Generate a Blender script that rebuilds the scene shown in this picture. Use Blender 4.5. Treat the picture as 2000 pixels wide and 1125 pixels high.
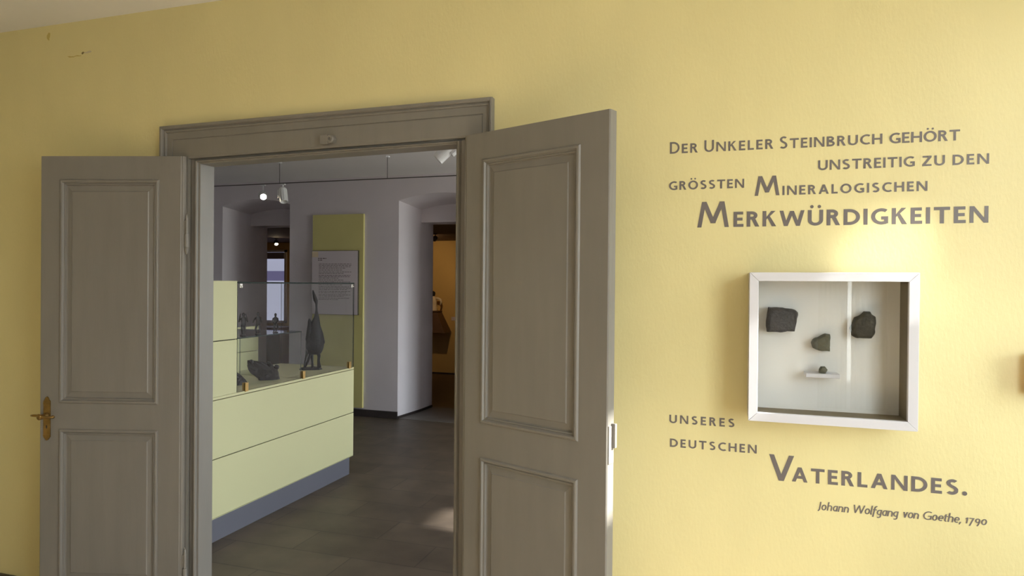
import bpy, bmesh, math, random
from mathutils import Vector, Matrix
SC = bpy.context.scene
for o in list(bpy.data.objects): bpy.data.objects.remove(o)

# ------------------------------------------------------------------ camera
YAW, PITCH, ROLL, FPX = 0.30649278, 0.00556925, -0.00856701, 1298.41
EYE = Vector((0, 0, 1.55))
fw = Vector((-math.sin(YAW)*math.cos(PITCH), math.cos(YAW)*math.cos(PITCH), -math.sin(PITCH)))
rt = Vector((math.cos(YAW), math.sin(YAW), 0)); dn = fw.cross(rt)
rt2 = rt*math.cos(ROLL) + dn*math.sin(ROLL); dn2 = dn*math.cos(ROLL) - rt*math.sin(ROLL)
cam = bpy.data.cameras.new('camera'); co = bpy.data.objects.new('camera', cam); SC.collection.objects.link(co)
co.matrix_world = Matrix((( rt2.x,-dn2.x,-fw.x,EYE.x),(rt2.y,-dn2.y,-fw.y,EYE.y),(rt2.z,-dn2.z,-fw.z,EYE.z),(0,0,0,1)))
cam.sensor_fit = 'HORIZONTAL'; cam.sensor_width = 36; cam.lens = FPX/2000*36; cam.clip_start = .02
SC.camera = co

# ------------------------------------------------------------------ sky, sun, exposure
SC.view_settings.view_transform = 'Standard'; SC.view_settings.look = 'None'
SC.view_settings.gamma = 1; SC.view_settings.use_curve_mapping = False
SC.view_settings.exposure = 1.4
W = bpy.data.worlds.new('world'); SC.world = W; W.use_nodes = True
wn = W.node_tree.nodes; wl = W.node_tree.links
wn['Background'].inputs[1].default_value = 7.0
tc = wn.new('ShaderNodeTexCoord'); sp = wn.new('ShaderNodeSeparateXYZ'); cr = wn.new('ShaderNodeValToRGB')
wl.new(tc.outputs['Generated'], sp.inputs[0]); mr = wn.new('ShaderNodeMapRange')
mr.inputs[1].default_value = -.15; mr.inputs[2].default_value = .25
wl.new(sp.outputs['Z'], mr.inputs[0]); wl.new(mr.outputs[0], cr.inputs[0]); wl.new(cr.outputs[0], wn['Background'].inputs[0])
cr.color_ramp.elements[0].color = (.34, .34, .31, 1); cr.color_ramp.elements[1].color = (.84, .92, 1.0, 1)
SUN_DIR = Vector((-1, .07, -.72))
sl = bpy.data.lights.new('sun', 'SUN'); sl.energy = 10.5; sl.angle = math.radians(1.4); sl.color = (1, .97, .93)
so = bpy.data.objects.new('sun', sl); SC.collection.objects.link(so)
so.rotation_euler = SUN_DIR.to_track_quat('-Z', 'Y').to_euler(); so.location = (6, -1, 5)

def portal(name, loc, sx, sz, normal):
    l = bpy.data.lights.new(name, 'AREA'); l.shape = 'RECTANGLE'; l.size = sx; l.size_y = sz; l.cycles.is_portal = True
    o = bpy.data.objects.new(name, l); SC.collection.objects.link(o); o.location = loc
    o.rotation_euler = Vector(normal).to_track_quat('-Z', 'Y').to_euler()

# ------------------------------------------------------------------ materials
def srgb(r, g, b):
    f = lambda c: (c/255/12.92 if c/255 < .04045 else ((c/255+.055)/1.055)**2.4)
    return (f(r), f(g), f(b))
def mat(name, col, rough=.5, metal=0, spec=.5, var=0, vscale=3, bump=0, bscale=60, stretch=(1,1,1), emit=None, estr=0, coord='Object', det=4):
    m = bpy.data.materials.new(name); m.use_nodes = True
    N, L = m.node_tree.nodes, m.node_tree.links; b = N['Principled BSDF']
    b.inputs['Base Color'].default_value = (*col, 1); b.inputs['Roughness'].default_value = rough
    b.inputs['Metallic'].default_value = metal; b.inputs['Specular IOR Level'].default_value = spec
    if emit: b.inputs['Emission Color'].default_value = (*emit, 1); b.inputs['Emission Strength'].default_value = estr
    if var or bump:
        t = N.new('ShaderNodeTexCoord'); mp = N.new('ShaderNodeMapping'); mp.inputs['Scale'].default_value = stretch
        L.new(t.outputs[coord], mp.inputs[0])
    if var:
        n = N.new('ShaderNodeTexNoise'); n.inputs['Scale'].default_value = vscale; n.inputs['Detail'].default_value = det
        L.new(mp.outputs[0], n.inputs['Vector'])
        h = N.new('ShaderNodeMapRange'); h.inputs[1].default_value = .3; h.inputs[2].default_value = .7
        h.inputs[3].default_value = 1-var; h.inputs[4].default_value = 1+var
        L.new(n.outputs['Fac'], h.inputs[0])
        x = N.new('ShaderNodeVectorMath'); x.operation = 'SCALE'; x.inputs[0].default_value = col
        L.new(h.outputs[0], x.inputs['Scale']); L.new(x.outputs[0], b.inputs['Base Color'])
    if bump:
        n2 = N.new('ShaderNodeTexNoise'); n2.inputs['Scale'].default_value = bscale; n2.inputs['Detail'].default_value = 3
        L.new(mp.outputs[0], n2.inputs['Vector'])
        bp = N.new('ShaderNodeBump'); bp.inputs['Strength'].default_value = bump; bp.inputs['Distance'].default_value = .004
        L.new(n2.outputs['Fac'], bp.inputs['Height']); L.new(bp.outputs[0], b.inputs['Normal'])
    return m
def glassmat(name, tint=(.97, .985, .975), ior=1.5):
    m = bpy.data.materials.new(name); m.use_nodes = True; N, L = m.node_tree.nodes, m.node_tree.links
    N.remove(N['Principled BSDF']); out = N['Material Output']
    tr = N.new('ShaderNodeBsdfTransparent'); tr.inputs[0].default_value = (*tint, 1)
    g = N.new('ShaderNodeBsdfGlossy'); g.inputs['Roughness'].default_value = 0.0
    # thin pane: Schlick reflectance of both faces, the same from either side
    lw = N.new('ShaderNodeLayerWeight'); pw = N.new('ShaderNodeMath'); pw.operation = 'POWER'; pw.inputs[1].default_value = 5
    fr = N.new('ShaderNodeMath'); fr.operation = 'MULTIPLY_ADD'; r0 = ((ior-1)/(ior+1))**2; fr.inputs[1].default_value = 1-r0; fr.inputs[2].default_value = r0
    L.new(lw.outputs['Facing'], pw.inputs[0]); L.new(pw.outputs[0], fr.inputs[0]); mx = N.new('ShaderNodeMixShader')
    L.new(fr.outputs[0], mx.inputs[0]); L.new(tr.outputs[0], mx.inputs[1]); L.new(g.outputs[0], mx.inputs[2]); L.new(mx.outputs[0], out.inputs[0])
    return m
M = {}
def yellow_wall():
    m = mat('yellow_wall_paint', (.685, .602, .305), .38, 0, .5, var=.035, vscale=1.6, bump=.16, bscale=60, stretch=(2.2, 2.2, .9))
    N, L = m.node_tree.nodes, m.node_tree.links; b = N['Principled BSDF']
    # chipped plaster and hairline cracks at fixed places (object coordinates = world)
    t = N.new('ShaderNodeTexCoord'); sx = N.new('ShaderNodeSeparateXYZ')
    nz = N.new('ShaderNodeTexNoise'); nz.inputs['Scale'].default_value = 22; nz.inputs['Detail'].default_value = 5
    ad = N.new('ShaderNodeVectorMath'); ad.operation = 'MULTIPLY_ADD'; ad.inputs[1].default_value = (.05, 0, .03)
    L.new(t.outputs['Object'], nz.inputs['Vector']); L.new(nz.outputs['Color'], ad.inputs[0]); L.new(t.outputs['Object'], ad.inputs[2]); L.new(ad.outputs[0], sx.inputs[0])
    def spot(x, z, rx, rz):
        o = None
        vals = []
        for ax, c, r in (('X', x+.025, rx), ('Z', z+.015, rz)):
            a = N.new('ShaderNodeMath'); a.operation = 'SUBTRACT'; L.new(sx.outputs[ax], a.inputs[0]); a.inputs[1].default_value = c
            d = N.new('ShaderNodeMath'); d.operation = 'DIVIDE'; L.new(a.outputs[0], d.inputs[0]); d.inputs[1].default_value = r
            p = N.new('ShaderNodeMath'); p.operation = 'MULTIPLY'; L.new(d.outputs[0], p.inputs[0]); L.new(d.outputs[0], p.inputs[1]); vals.append(p)
        s = N.new('ShaderNodeMath'); s.operation = 'ADD'; L.new(vals[0].outputs[0], s.inputs[0]); L.new(vals[1].outputs[0], s.inputs[1])
        q = N.new('ShaderNodeMath'); q.operation = 'LESS_THAN'; L.new(s.outputs[0], q.inputs[0]); q.inputs[1].default_value = 1
        return q
    def tint(mask, colr):
        mx = N.new('ShaderNodeMix'); mx.data_type = 'RGBA'
        prev = b.inputs['Base Color'].links[0].from_socket
        L.new(mask.outputs[0], mx.inputs[0]); L.new(prev, mx.inputs[6]); mx.inputs[7].default_value = (*colr, 1); L.new(mx.outputs[2], b.inputs['Base Color'])
    tint(spot(-2.865, 2.63, .022, .006), (.55, .47, .33))
    tint(spot(-2.892, 2.629, .007, .006), (.16, .11, .04))
    tint(spot(-2.95, 2.618, .05, .0025), (.5, .37, .10))
    tint(spot(-3.11, 2.725, .012, .02), (.52, .40, .11))
    return m
M['yellow'] = yellow_wall()
M['back_wall'] = mat('grey_white_plaster', (.71, .66, .685), .7, 0, .3, var=.03, vscale=2, bump=.2, bscale=40)
M['ceiling'] = mat('white_ceiling_paint', (.78, .76, .75), .8, 0, .3, var=.02, vscale=1.5, bump=.12, bscale=30)
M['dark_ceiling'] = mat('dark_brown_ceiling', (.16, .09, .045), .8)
M['ochre'] = mat('ochre_wall_paint', (.66, .44, .15), .7, var=.04, vscale=2, bump=.15, bscale=40)
M['door'] = mat('grey_brown_gloss_paint', (.19, .175, .155), .42, 0, .5, var=.05, vscale=4, bump=.14, bscale=18, stretch=(4, 4, .6))
M['white'] = mat('white_lacquer', (.62, .61, .645), .3, 0, .5)
M['plasterwhite'] = mat('white_paper_backing', (.80, .78, .75), .75, var=.02, vscale=6)
M['lining'] = mat('brown_box_lining', (.20, .155, .085), .6, var=.06, vscale=8, stretch=(1, 1, 6))
M['rock_black'] = mat('black_basalt', (.026, .024, .025), .65, var=.35, vscale=45, bump=.9, bscale=120)
M['rock_brown'] = mat('brown_black_basalt', (.045, .040, .030), .7, var=.35, vscale=45, bump=.9, bscale=120)
M['rock_olive'] = mat('olive_grey_stone', (.105, .10, .068), .75, var=.2, vscale=40, bump=.7, bscale=140)
M['letter'] = mat('grey_vinyl', (.14, .121, .115), .36, 0, .5)
M['brass'] = mat('aged_brass', (.30, .19, .065), .38, .9, var=.3, vscale=25, bump=.1, bscale=60)
M['keyhole'] = mat('keyhole_black', (.01, .008, .006), .8)
M['chrome'] = mat('brushed_clip_metal', (.75, .72, .66), .25, 1)
M['clipbrass'] = mat('brass_clip_metal', (.62, .42, .16), .3, 1)
M['cabinet'] = mat('pale_green_yellow_laminate', (.57, .55, .315), .5, 0, .4, var=.012, vscale=2)
M['seam'] = mat('dark_joint', (.03, .027, .018), .8)
M['plinth'] = mat('blue_grey_plinth', (.115, .115, .14), .55)
M['panel'] = mat('olive_yellow_board', (.68, .62, .25), .6, var=.03, vscale=3)
M['poster'] = mat('lilac_white_board', (.68, .61, .63), .55, var=.03, vscale=2)
M['ink'] = mat('grey_print', (.17, .14, .14), .7)
M['posteredge'] = mat('poster_dark_edge', (.10, .085, .05), .6)
M['bronze'] = mat('dark_bronze', (.010, .0092, .009), .55, 0, .22, var=.4, vscale=30, bump=.8, bscale=70)
M['statue'] = mat('brown_bronze', (.022, .017, .014), .55, 0, .25, var=.4, vscale=40, bump=.6, bscale=90)
M['baseboard'] = mat('dark_slate_skirting', (.045, .036, .034), .45, var=.15, vscale=8)
M['lamp'] = mat('white_lamp_enamel', (.80, .80, .80), .35)
M['lampin'] = mat('lamp_reflector', (.9, .87, .8), .2, .8)
M['track'] = mat('dark_track', (.085, .075, .07), .5, .3)
M['bulb'] = mat('glowing_bulb', (1, .9, .75), .4, emit=(1, .86, .62), estr=60)
M['bulb_small'] = mat('glowing_bulb_warm', (1, .9, .75), .4, emit=(1, .80, .5), estr=30)
M['red'] = mat('orange_red_lacquer', (.50, .12, .035), .4, var=.06, vscale=12)
M['cream'] = mat('cream_plaster', (.75, .62, .42), .6)
M['console'] = mat('dark_brown_console', (.12, .06, .028), .55, var=.1, vscale=12)
M['darkwood'] = mat('red_brown_wood', (.14, .06, .035), .5, var=.2, vscale=10, stretch=(1, 1, 5))
M['winframe'] = mat('white_window_paint', (.78, .78, .76), .4)
def clothmat(name, col, trans):
    m = bpy.data.materials.new(name); m.use_nodes = True; N, L = m.node_tree.nodes, m.node_tree.links; N.remove(N['Principled BSDF'])
    d = N.new('ShaderNodeBsdfDiffuse'); d.inputs[0].default_value = (*col, 1); t = N.new('ShaderNodeBsdfTranslucent'); t.inputs[0].default_value = (*col, 1)
    mx = N.new('ShaderNodeMixShader'); mx.inputs[0].default_value = trans; L.new(d.outputs[0], mx.inputs[1]); L.new(t.outputs[0], mx.inputs[2]); L.new(mx.outputs[0], N['Material Output'].inputs[0]); return m
M['blindcloth'] = clothmat('added_blind_cloth', (.9, .89, .88), .85)
M['curtain'] = clothmat('added_curtain_cloth', (.30, .26, .15), .1)
M['glass'] = glassmat('clear_glass')
M['cabinetglass'] = glassmat('low_reflection_glass', (.965, .972, .966), 1.36)
M['dimglass'] = glassmat('dimming_grey_glass', (.7, .71, .73))  # tint added to dim the sunlight through one back room window
M['showglass'] = glassmat('showcase_glass', (.965, .97, .965), 1.5)
M['glassedge'] = mat('green_glass_edge', (.02, .028, .024), .55, 0, .2)
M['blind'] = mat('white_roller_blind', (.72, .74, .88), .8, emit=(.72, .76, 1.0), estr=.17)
M['topstrip'] = mat('grey_lilac_strip', (.34, .32, .40), .7)
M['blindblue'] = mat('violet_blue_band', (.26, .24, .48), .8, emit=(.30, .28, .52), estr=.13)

def floor_mat():
    m = bpy.data.materials.new('dark_stone_tiles'); m.use_nodes = True; N, L = m.node_tree.nodes, m.node_tree.links; b = N['Principled BSDF']
    t = N.new('ShaderNodeTexCoord'); mp = N.new('ShaderNodeMapping'); L.new(t.outputs['Object'], mp.inputs[0])
    mp.inputs['Location'].default_value = (.03, -.035, 0)
    br = N.new('ShaderNodeTexBrick'); br.inputs['Scale'].default_value = 1; br.offset = .5
    br.inputs['Brick Width'].default_value = .78; br.inputs['Row Height'].default_value = .2965; br.inputs['Mortar Size'].default_value = .0035
    br.inputs['Color1'].default_value = (.084, .063, .044, 1); br.inputs['Color2'].default_value = (.106, .081, .057, 1); br.inputs['Mortar'].default_value = (.05, .039, .03, 1)
    L.new(mp.outputs[0], br.inputs['Vector'])
    n = N.new('ShaderNodeTexNoise'); n.inputs['Scale'].default_value = 4.5; n.inputs['Detail'].default_value = 7; L.new(t.outputs['Object'], n.inputs['Vector'])
    mr = N.new('ShaderNodeMapRange'); mr.inputs[1].default_value = .3; mr.inputs[2].default_value = .75; mr.inputs[3].default_value = .78; mr.inputs[4].default_value = 1.35
    L.new(n.outputs['Fac'], mr.inputs[0])
    x = N.new('ShaderNodeVectorMath'); x.operation = 'SCALE'; L.new(br.outputs['Color'], x.inputs[0]); L.new(mr.outputs[0], x.inputs['Scale']); L.new(x.outputs[0], b.inputs['Base Color'])
    b.inputs['Roughness'].default_value = .48
    bp = N.new('ShaderNodeBump'); bp.inputs['Strength'].default_value = .25; bp.inputs['Distance'].default_value = .003
    iv = N.new('ShaderNodeMath'); iv.operation = 'MULTIPLY_ADD'; iv.inputs[1].default_value = -1.0; L.new(br.outputs['Fac'], iv.inputs[0]); L.new(n.outputs['Fac'], iv.inputs[2])
    L.new(iv.outputs[0], bp.inputs['Height']); L.new(bp.outputs[0], b.inputs['Normal'])
    return m
M['floor'] = floor_mat()

# ------------------------------------------------------------------ helpers
COL = SC.collection
def obj(name, bm, m, parent=None, loc=(0, 0, 0), rotz=0, smooth=False, merge=True):
    if merge: bmesh.ops.remove_doubles(bm, verts=bm.verts, dist=1e-6)
    bmesh.ops.recalc_face_normals(bm, faces=bm.faces)
    me = bpy.data.meshes.new(name); bm.to_mesh(me); bm.free()
    ms = m if isinstance(m, (list, tuple)) else [m]
    for x in ms: me.materials.append(M[x])
    if smooth:
        for p in me.polygons: p.use_smooth = True
    o = bpy.data.objects.new(name, me); COL.objects.link(o); o.location = loc; o.rotation_euler = (0, 0, rotz)
    if parent: o.parent = parent
    return o
def tag(o, label, cat=None, group=None):
    o['label'] = label
    if cat: o['category'] = cat
    if group: o['group'] = group
    return o
def struct(o, label=None):
    o['kind'] = 'structure'
    if label: o['label'] = label
    return o
def empty(name, loc=(0, 0, 0), rotz=0):
    o = bpy.data.objects.new(name, None); COL.objects.link(o); o.location = loc; o.rotation_euler = (0, 0, rotz); o.empty_display_size = .05
    return o
def box(bm, x0, x1, y0, y1, z0, z1, mi=0, bev=0):
    vs = [bm.verts.new((x, y, z)) for x in (x0, x1) for y in (y0, y1) for z in (z0, z1)]
    fs = [bm.faces.new([vs[i] for i in f]) for f in ((0, 1, 3, 2), (4, 6, 7, 5), (0, 4, 5, 1), (2, 3, 7, 6), (0, 2, 6, 4), (1, 5, 7, 3))]
    for f in fs: f.material_index = mi
    if bev:
        es = list({e for f in fs for e in f.edges})
        bmesh.ops.bevel(bm, geom=es, offset=bev, segments=2, affect='EDGES', profile=.5)
    return fs
def boxbm(*a, **k):
    bm = bmesh.new(); box(bm, *a, **k); return bm
def loft(bm, rings, closed=True, cap=True, mi=0):
    R = [[bm.verts.new(p) for p in r] for r in rings]; n = len(R[0])
    for a, b in zip(R, R[1:]):
        for i in range(n if closed else n-1):
            j = (i+1) % n
            f = bm.faces.new((a[i], a[j], b[j], b[i])); f.material_index = mi
    if cap and closed:
        bm.faces.new(R[0]).material_index = mi; bm.faces.new(R[-1][::-1]).material_index = mi
    return R
def tube(bm, pts, rads, n=10, flat=1.0, mi=0):
    pts = [Vector(p) for p in pts]
    if not isinstance(rads, (list, tuple)): rads = [rads]*len(pts)
    rings = []
    for i, p in enumerate(pts):
        t = (pts[min(i+1, len(pts)-1)] - pts[max(i-1, 0)]).normalized()
        a = t.cross(Vector((0, 1, 0)) if abs(t.y) < .9 else Vector((1, 0, 0))).normalized(); b = t.cross(a)
        rings.append([p + a*math.cos(2*math.pi*k/n)*rads[i] + b*math.sin(2*math.pi*k/n)*rads[i]*flat for k in range(n)])
    loft(bm, rings, mi=mi)
def lathe(bm, prof, c=(0, 0, 0), axis=Vector((0, 0, 1)), n=20, mi=0):
    axis = Vector(axis).normalized(); a = axis.orthogonal().normalized(); b = axis.cross(a); c = Vector(c)
    rings = [[c + axis*h + (a*math.cos(2*math.pi*k/n) + b*math.sin(2*math.pi*k/n))*max(r, 1e-4) for k in range(n)] for r, h in prof]
    loft(bm, rings, mi=mi)
def prism(bm, outline, f0, f1, mi=0):
    """closed outline mapped to 3D by f0 (front) and f1 (back)"""
    a = [bm.verts.new(f0(p)) for p in outline]; b = [bm.verts.new(f1(p)) for p in outline]; n = len(a)
    fs = [bm.faces.new(a), bm.faces.new(b[::-1])]
    for i in range(n): fs.append(bm.faces.new((a[i], b[i], b[(i+1) % n], a[(i+1) % n])))
    for f in fs: f.material_index = mi
    return fs

# ------------------------------------------------------------------ the rooms
YW, YB = 2.39, 2.475            # front and back face of the partition with the double door
XR, XL, YR, HC = 1.60, -4.6, -3.0, 2.78
XL2, YF, YN, YO = -7.0, 6.85, 7.33, 7.65
YE, XE0, XE1, HO = 10.5, -9.6, -1.6, 2.285
# floor of both rooms, one stone surface
bm = bmesh.new(); box(bm, -9.9, XR+.3, YR-.3, YE+.3, -.12, 0)
M['bounce_floor'] = mat('pale_bounce_floor', (.52, .40, .26), .4, var=.12, vscale=5, stretch=(1, 6, 1))  # unseen overlay, added pale so it bounces sunlight onto the near wall
struct(obj('floor', boxbm(XL-.2, XR+.3, YR-.3, YW-.001, .0002, .004), 'bounce_floor'))
struct(obj('floor', bm, 'floor'), 'dark brown grey stone tiled floor seen through the doorway')
struct(obj('ceiling', boxbm(XL-.2, XR+.3, YR-.3, YB-.04, HC, HC+.15), 'ceiling'), 'white ceiling above the yellow wall')
struct(obj('ceiling', boxbm(XL2-.2, XR+.3, YB-.04, YO-.05, HC, HC+.15), 'ceiling'), 'shaded white ceiling of the room behind the doorway')
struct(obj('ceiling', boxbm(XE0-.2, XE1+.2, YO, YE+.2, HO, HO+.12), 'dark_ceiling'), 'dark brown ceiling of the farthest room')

# yellow partition wall with the door opening
ox0, ox1, oz = -2.30, -.93, 2.13
bm = bmesh.new()
def wallslab(bm, x0, x1, z0, z1):
    fs = box(bm, x0, x1, YW, YB, z0, z1)
    for f in fs:
        if f.calc_center_median().y > YB-.001: f.material_index = 1
wallslab(bm, XL2-.2, ox0, 0, HC); wallslab(bm, ox1, XR, 0, HC); wallslab(bm, ox0, ox1, oz, HC)
struct(obj('wall_front', bm, ['yellow', 'back_wall'], merge=False), 'yellow painted wall around the double doorway')
struct(obj('baseboard_front', boxbm(XL, -2.42, YW-.02, YW-.001, 0, .09, bev=.003), 'baseboard'), 'dark skirting under the yellow wall at far left')
struct(obj('wall_left', boxbm(XL-.2, XL, YR-.3, YW, 0, HC), 'yellow'))
# side wall with windows (right of the photograph), rear wall behind the viewer
def wall_holes_x(name, x0, x1, y0, y1, holes, m, zt=HC):
    bm = bmesh.new(); ys = y0
    for (a, b, z0, z1) in sorted(holes):
        box(bm, x0, x1, ys, a, 0, zt); box(bm, x0, x1, a, b, 0, z0); box(bm, x0, x1, a, b, z1, zt); ys = b
    box(bm, x0, x1, ys, y1, 0, zt)
    return struct(obj(name, bm, m, merge=False))
HX = [(1.75, 2.28, .75, 2.62), (-.75, .95, .75, 2.55)]
wall_holes_x('wall_right', XR, XR+.09, YR-.3, YB-.04, HX, 'back_wall')
HX2 = [(3.60, 4.04, .85, 2.535), (4.78, 6.4, .5, 2.68)]
wall_holes_x('wall_right', XR, XR+.09, YB-.04, YF+.9, HX2, 'back_wall')
bm = bmesh.new(); RW = [(1.02, 1.52)]
box(bm, XL-.2, RW[0][0], YR-.1, YR, 0, HC); box(bm, RW[0][1], XR, YR-.1, YR, 0, HC)
for a, b in RW: box(bm, a, b, YR-.1, YR, 0, .55); box(bm, a, b, YR-.1, YR, 2.5, HC)
struct(obj('wall_rear', bm, 'back_wall', merge=False))
wcount = [0]
def window_x(x, y0, y1, z0, z1, bars_z, mull=True, fy=.03, pane='glass'):
    """window in a wall of constant x, glazing at x"""
    wcount[0] += 1; bm = bmesh.new()
    for a, b in ((y0, y0+fy), (y1-fy, y1)): box(bm, x-.02, x+.03, a, b, z0, z1)
    box(bm, x-.02, x+.03, y0+fy, y1-fy, z0, z0+.05); box(bm, x-.02, x+.03, y0+fy, y1-fy, z1-.045, z1)
    for a, b in bars_z: box(bm, x-.02, x+.03, y0+fy, y1-fy, a, b)
    if mull:
        c = (y0+y1)/2; box(bm, x-.025, x+.035, c-.035, c+.035, z0+.05, (bars_z[0][0] if bars_z else z1-.045))
    o = struct(obj('window_%d' % wcount[0], bm, 'winframe', merge=False))
    obj('pane', boxbm(x, x+.004, y0+.02, y1-.02, z0+.03, z1-.03), pane, o)
    portal('sky_portal', (x+.06, (y0+y1)/2, (z0+z1)/2), y1-y0, z1-z0, (-1, 0, 0))
window_x(XR+.05, 1.75, 2.28, .75, 2.62, [(1.75, 2.226)], False)
window_x(XR+.05, -.75, .95, .75, 2.55, [(2.0, 2.1)])
window_x(XR+.05, 3.60, 4.04, .85, 2.535, [], False, pane='dimglass')
window_x(XR+.05, 4.78, 6.4, .5, 2.68, [(2.0, 2.09)])  # unseen window, added for general light in the back room
for k, (rx0, rx1) in enumerate(RW):  # unseen window added for a bright streak in the box glass
    wcount[0] += 1; bm = bmesh.new(); y = YR-.06
    for a, b in ((rx0, rx0+.05), (rx1-.05, rx1)): box(bm, a, b, y-.02, y+.02, .55, 2.5)
    box(bm, rx0, rx1, y-.02, y+.02, .55, .6); box(bm, rx0, rx1, y-.02, y+.02, 2.45, 2.5)
    o = struct(obj('window_%d' % wcount[0], bm, 'winframe', merge=False)); obj('pane', boxbm(rx0+.02, rx1-.02, y, y+.004, .57, 2.48), 'glass', o)
    portal('sky_portal', ((rx0+rx1)/2, YR-.14, 1.53), rx1-rx0, 1.95, (0, 1, 0))
# blind and curtains added over the rear window to shape its reflected streak
o = obj('added_blind', boxbm(RW[0][0]-.02, RW[0][1]-.0, YR+.004, YR+.006, .52, 2.55), 'blindcloth'); tag(o, 'white roller blind added behind the viewer to soften a reflected streak', 'blind')
for xa, xb in ((.95, 1.222), (1.260, 1.58)):
    bm = bmesh.new(); n_ = 24
    pts = [(xa+(xb-xa)*i/n_, YR+.03+.012*math.sin(i*1.6)) for i in range(n_+1)]
    outl_ = pts+[(x, y_+.003) for x, y_ in pts[::-1]]
    prism(bm, outl_, lambda p: (p[0], p[1], .3), lambda p: (p[0], p[1], 2.6)); o = obj('curtain', bm, 'curtain'); tag(o, 'dull olive curtain added behind the viewer to narrow a reflected streak', 'curtain', 'added curtains behind the viewer')

# back room: thick far wall with two arched niches that lead on to the last room
def arch(xl, xr, zs, rise, n=14):
    return [(xl, 0), (xl, zs)] + [(xl+(xr-xl)*i/n, zs+rise*(1-(2*i/n-1)**2)) for i in range(1, n)] + [(xr, zs), (xr, 0)]
bm = bmesh.new(); n = 14
OP = [(-5.98, -4.99, -5.945, -5.02), (-3.53, -2.50, -3.475, -2.55)]
outl = [(XL2, 0), (XL2, HC)] + [(XR, HC), (XR, 0)]
front = [(XR, 0), (XR, HC), (XL2, HC), (XL2, 0)] + [p for o_ in OP for p in arch(o_[0], o_[1], 2.495, .075)]
bm.faces.new([bm.verts.new((x, YF, z)) for x, z in front])
for a, b, c, d in OP:
    A = arch(a, b, 2.495, .075); B = arch(c, d, 2.44, .06)
    loft(bm, [[(x, YF, z) for x, z in A], [(x, YN, z) for x, z in B]], closed=False)
    I = [(c, 0), (c, 2.288), (d, 2.288), (d, 0)]
    bm.faces.new([bm.verts.new((x, YN, z)) for x, z in (B[1:-1] + [(d, 2.288), (c, 2.288)])])
    loft(bm, [[(x, YN, z) for x, z in I], [(x+(.012 if x == c else 0), YO, z) for x, z in I]], closed=False)
back = [(XR, 0), (XR, HC), (XL2-2.6, HC), (XL2-2.6, 0)] + [p for a, b, c, d in OP for p in ((c+.012, 0), (c+.012, 2.288), (d, 2.288), (d, 0))]
bm.faces.new([bm.verts.new((x, YO, z)) for x, z in back]).material_index = 0
box(bm, XL2, XR, YF, YO, HC, HC+.02)
struct(obj('wall_far', bm, 'back_wall', merge=False), 'thick grey white wall with two arched passages behind the doorway')
struct(obj('wall_far_left', boxbm(XL2-.2, XL2, YB, YF+.01, 0, HC), 'back_wall'))
for x0, x1 in ((XL2, -5.985), (-4.985, -3.525), (-2.495, XR)):
    struct(obj('baseboard_far', boxbm(x0, x1, YF-.018, YF-.001, 0, .082, bev=.003), 'baseboard'), None)
bm = bmesh.new(); prism(bm, [(-3.527, YF), (-3.474, YN), (-3.462, YO), (-3.456, YO), (-3.466, YN), (-3.515, YF)], lambda p: (p[0], p[1], 0), lambda p: (p[0], p[1], .03))
struct(obj('baseboard_passage', bm, 'baseboard'))
# lighter stone in the passages, dark wood in the last room
M['passage'] = mat('grey_passage_stone', (.15, .135, .12), .5, var=.12, vscale=5)
M['endfloor'] = mat('dark_brown_floor_boards', (.10, .052, .028), .4, var=.15, vscale=4, stretch=(6, 1, 1))
for a, b, c, d in OP:
    bm = bmesh.new(); prism(bm, [(a+.012, YF), (b-.012, YF), (d, YN), (d, YO), (c+.022, YO), (c+.014, YN)], lambda p: (p[0], p[1], .004), lambda p: (p[0], p[1], .0002)); struct(obj('floor', bm, 'passage'))
struct(obj('floor', boxbm(XE0, XE1, YO+.001, YE-.019, .0002, .004), 'endfloor'))
# last room
struct(obj('wall_end', boxbm(XE0-.2, XE1+.2, YE, YE+.2, 0, HO+.12), 'ochre'), 'warm lit ochre wall of the farthest room')
struct(obj('wall_end_left', boxbm(XE0-.2, XE0, YO, YE, 0, HO), 'ochre'))
struct(obj('wall_end_right', boxbm(XE1, XE1+.2, YO, YE, 0, HO), 'ochre'))
struct(obj('baseboard_end', boxbm(XE0, XE1, YE-.018, YE-.001, 0, .03), 'baseboard'))

# ------------------------------------------------------------------ door frame
zl, zr = 2.095, 2.112
inner = [(-2.262, 0), (-2.262, zl), (-.935, zr), (-.935, 0)]
outer = [(-2.405, 0), (-2.405, 2.242), (-.832, 2.254), (-.832, 0)]
prof = [(1.0, 0), (1.0, .030), (.985, .034), (.93, .034), (.90, .030), (.885, .022), (.84, .024), (.81, .022), (.80, .016), (.60, .016), (.592, .0125), (.575, .0125), (.565, .015), (.05, .015), (.0, .010), (.0, -.004)]
bm = bmesh.new()
rings = []
for (ix, iz), (ex, ez) in zip(inner, outer):
    rings.append([(ix+(ex-ix)*f, YW-p, iz+(ez-iz)*f) for f, p in prof])
loft(bm, rings, closed=False)
trim = struct(obj('trim_1', bm, 'door', merge=True), 'grey brown moulded frame around the double doorway')
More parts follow.
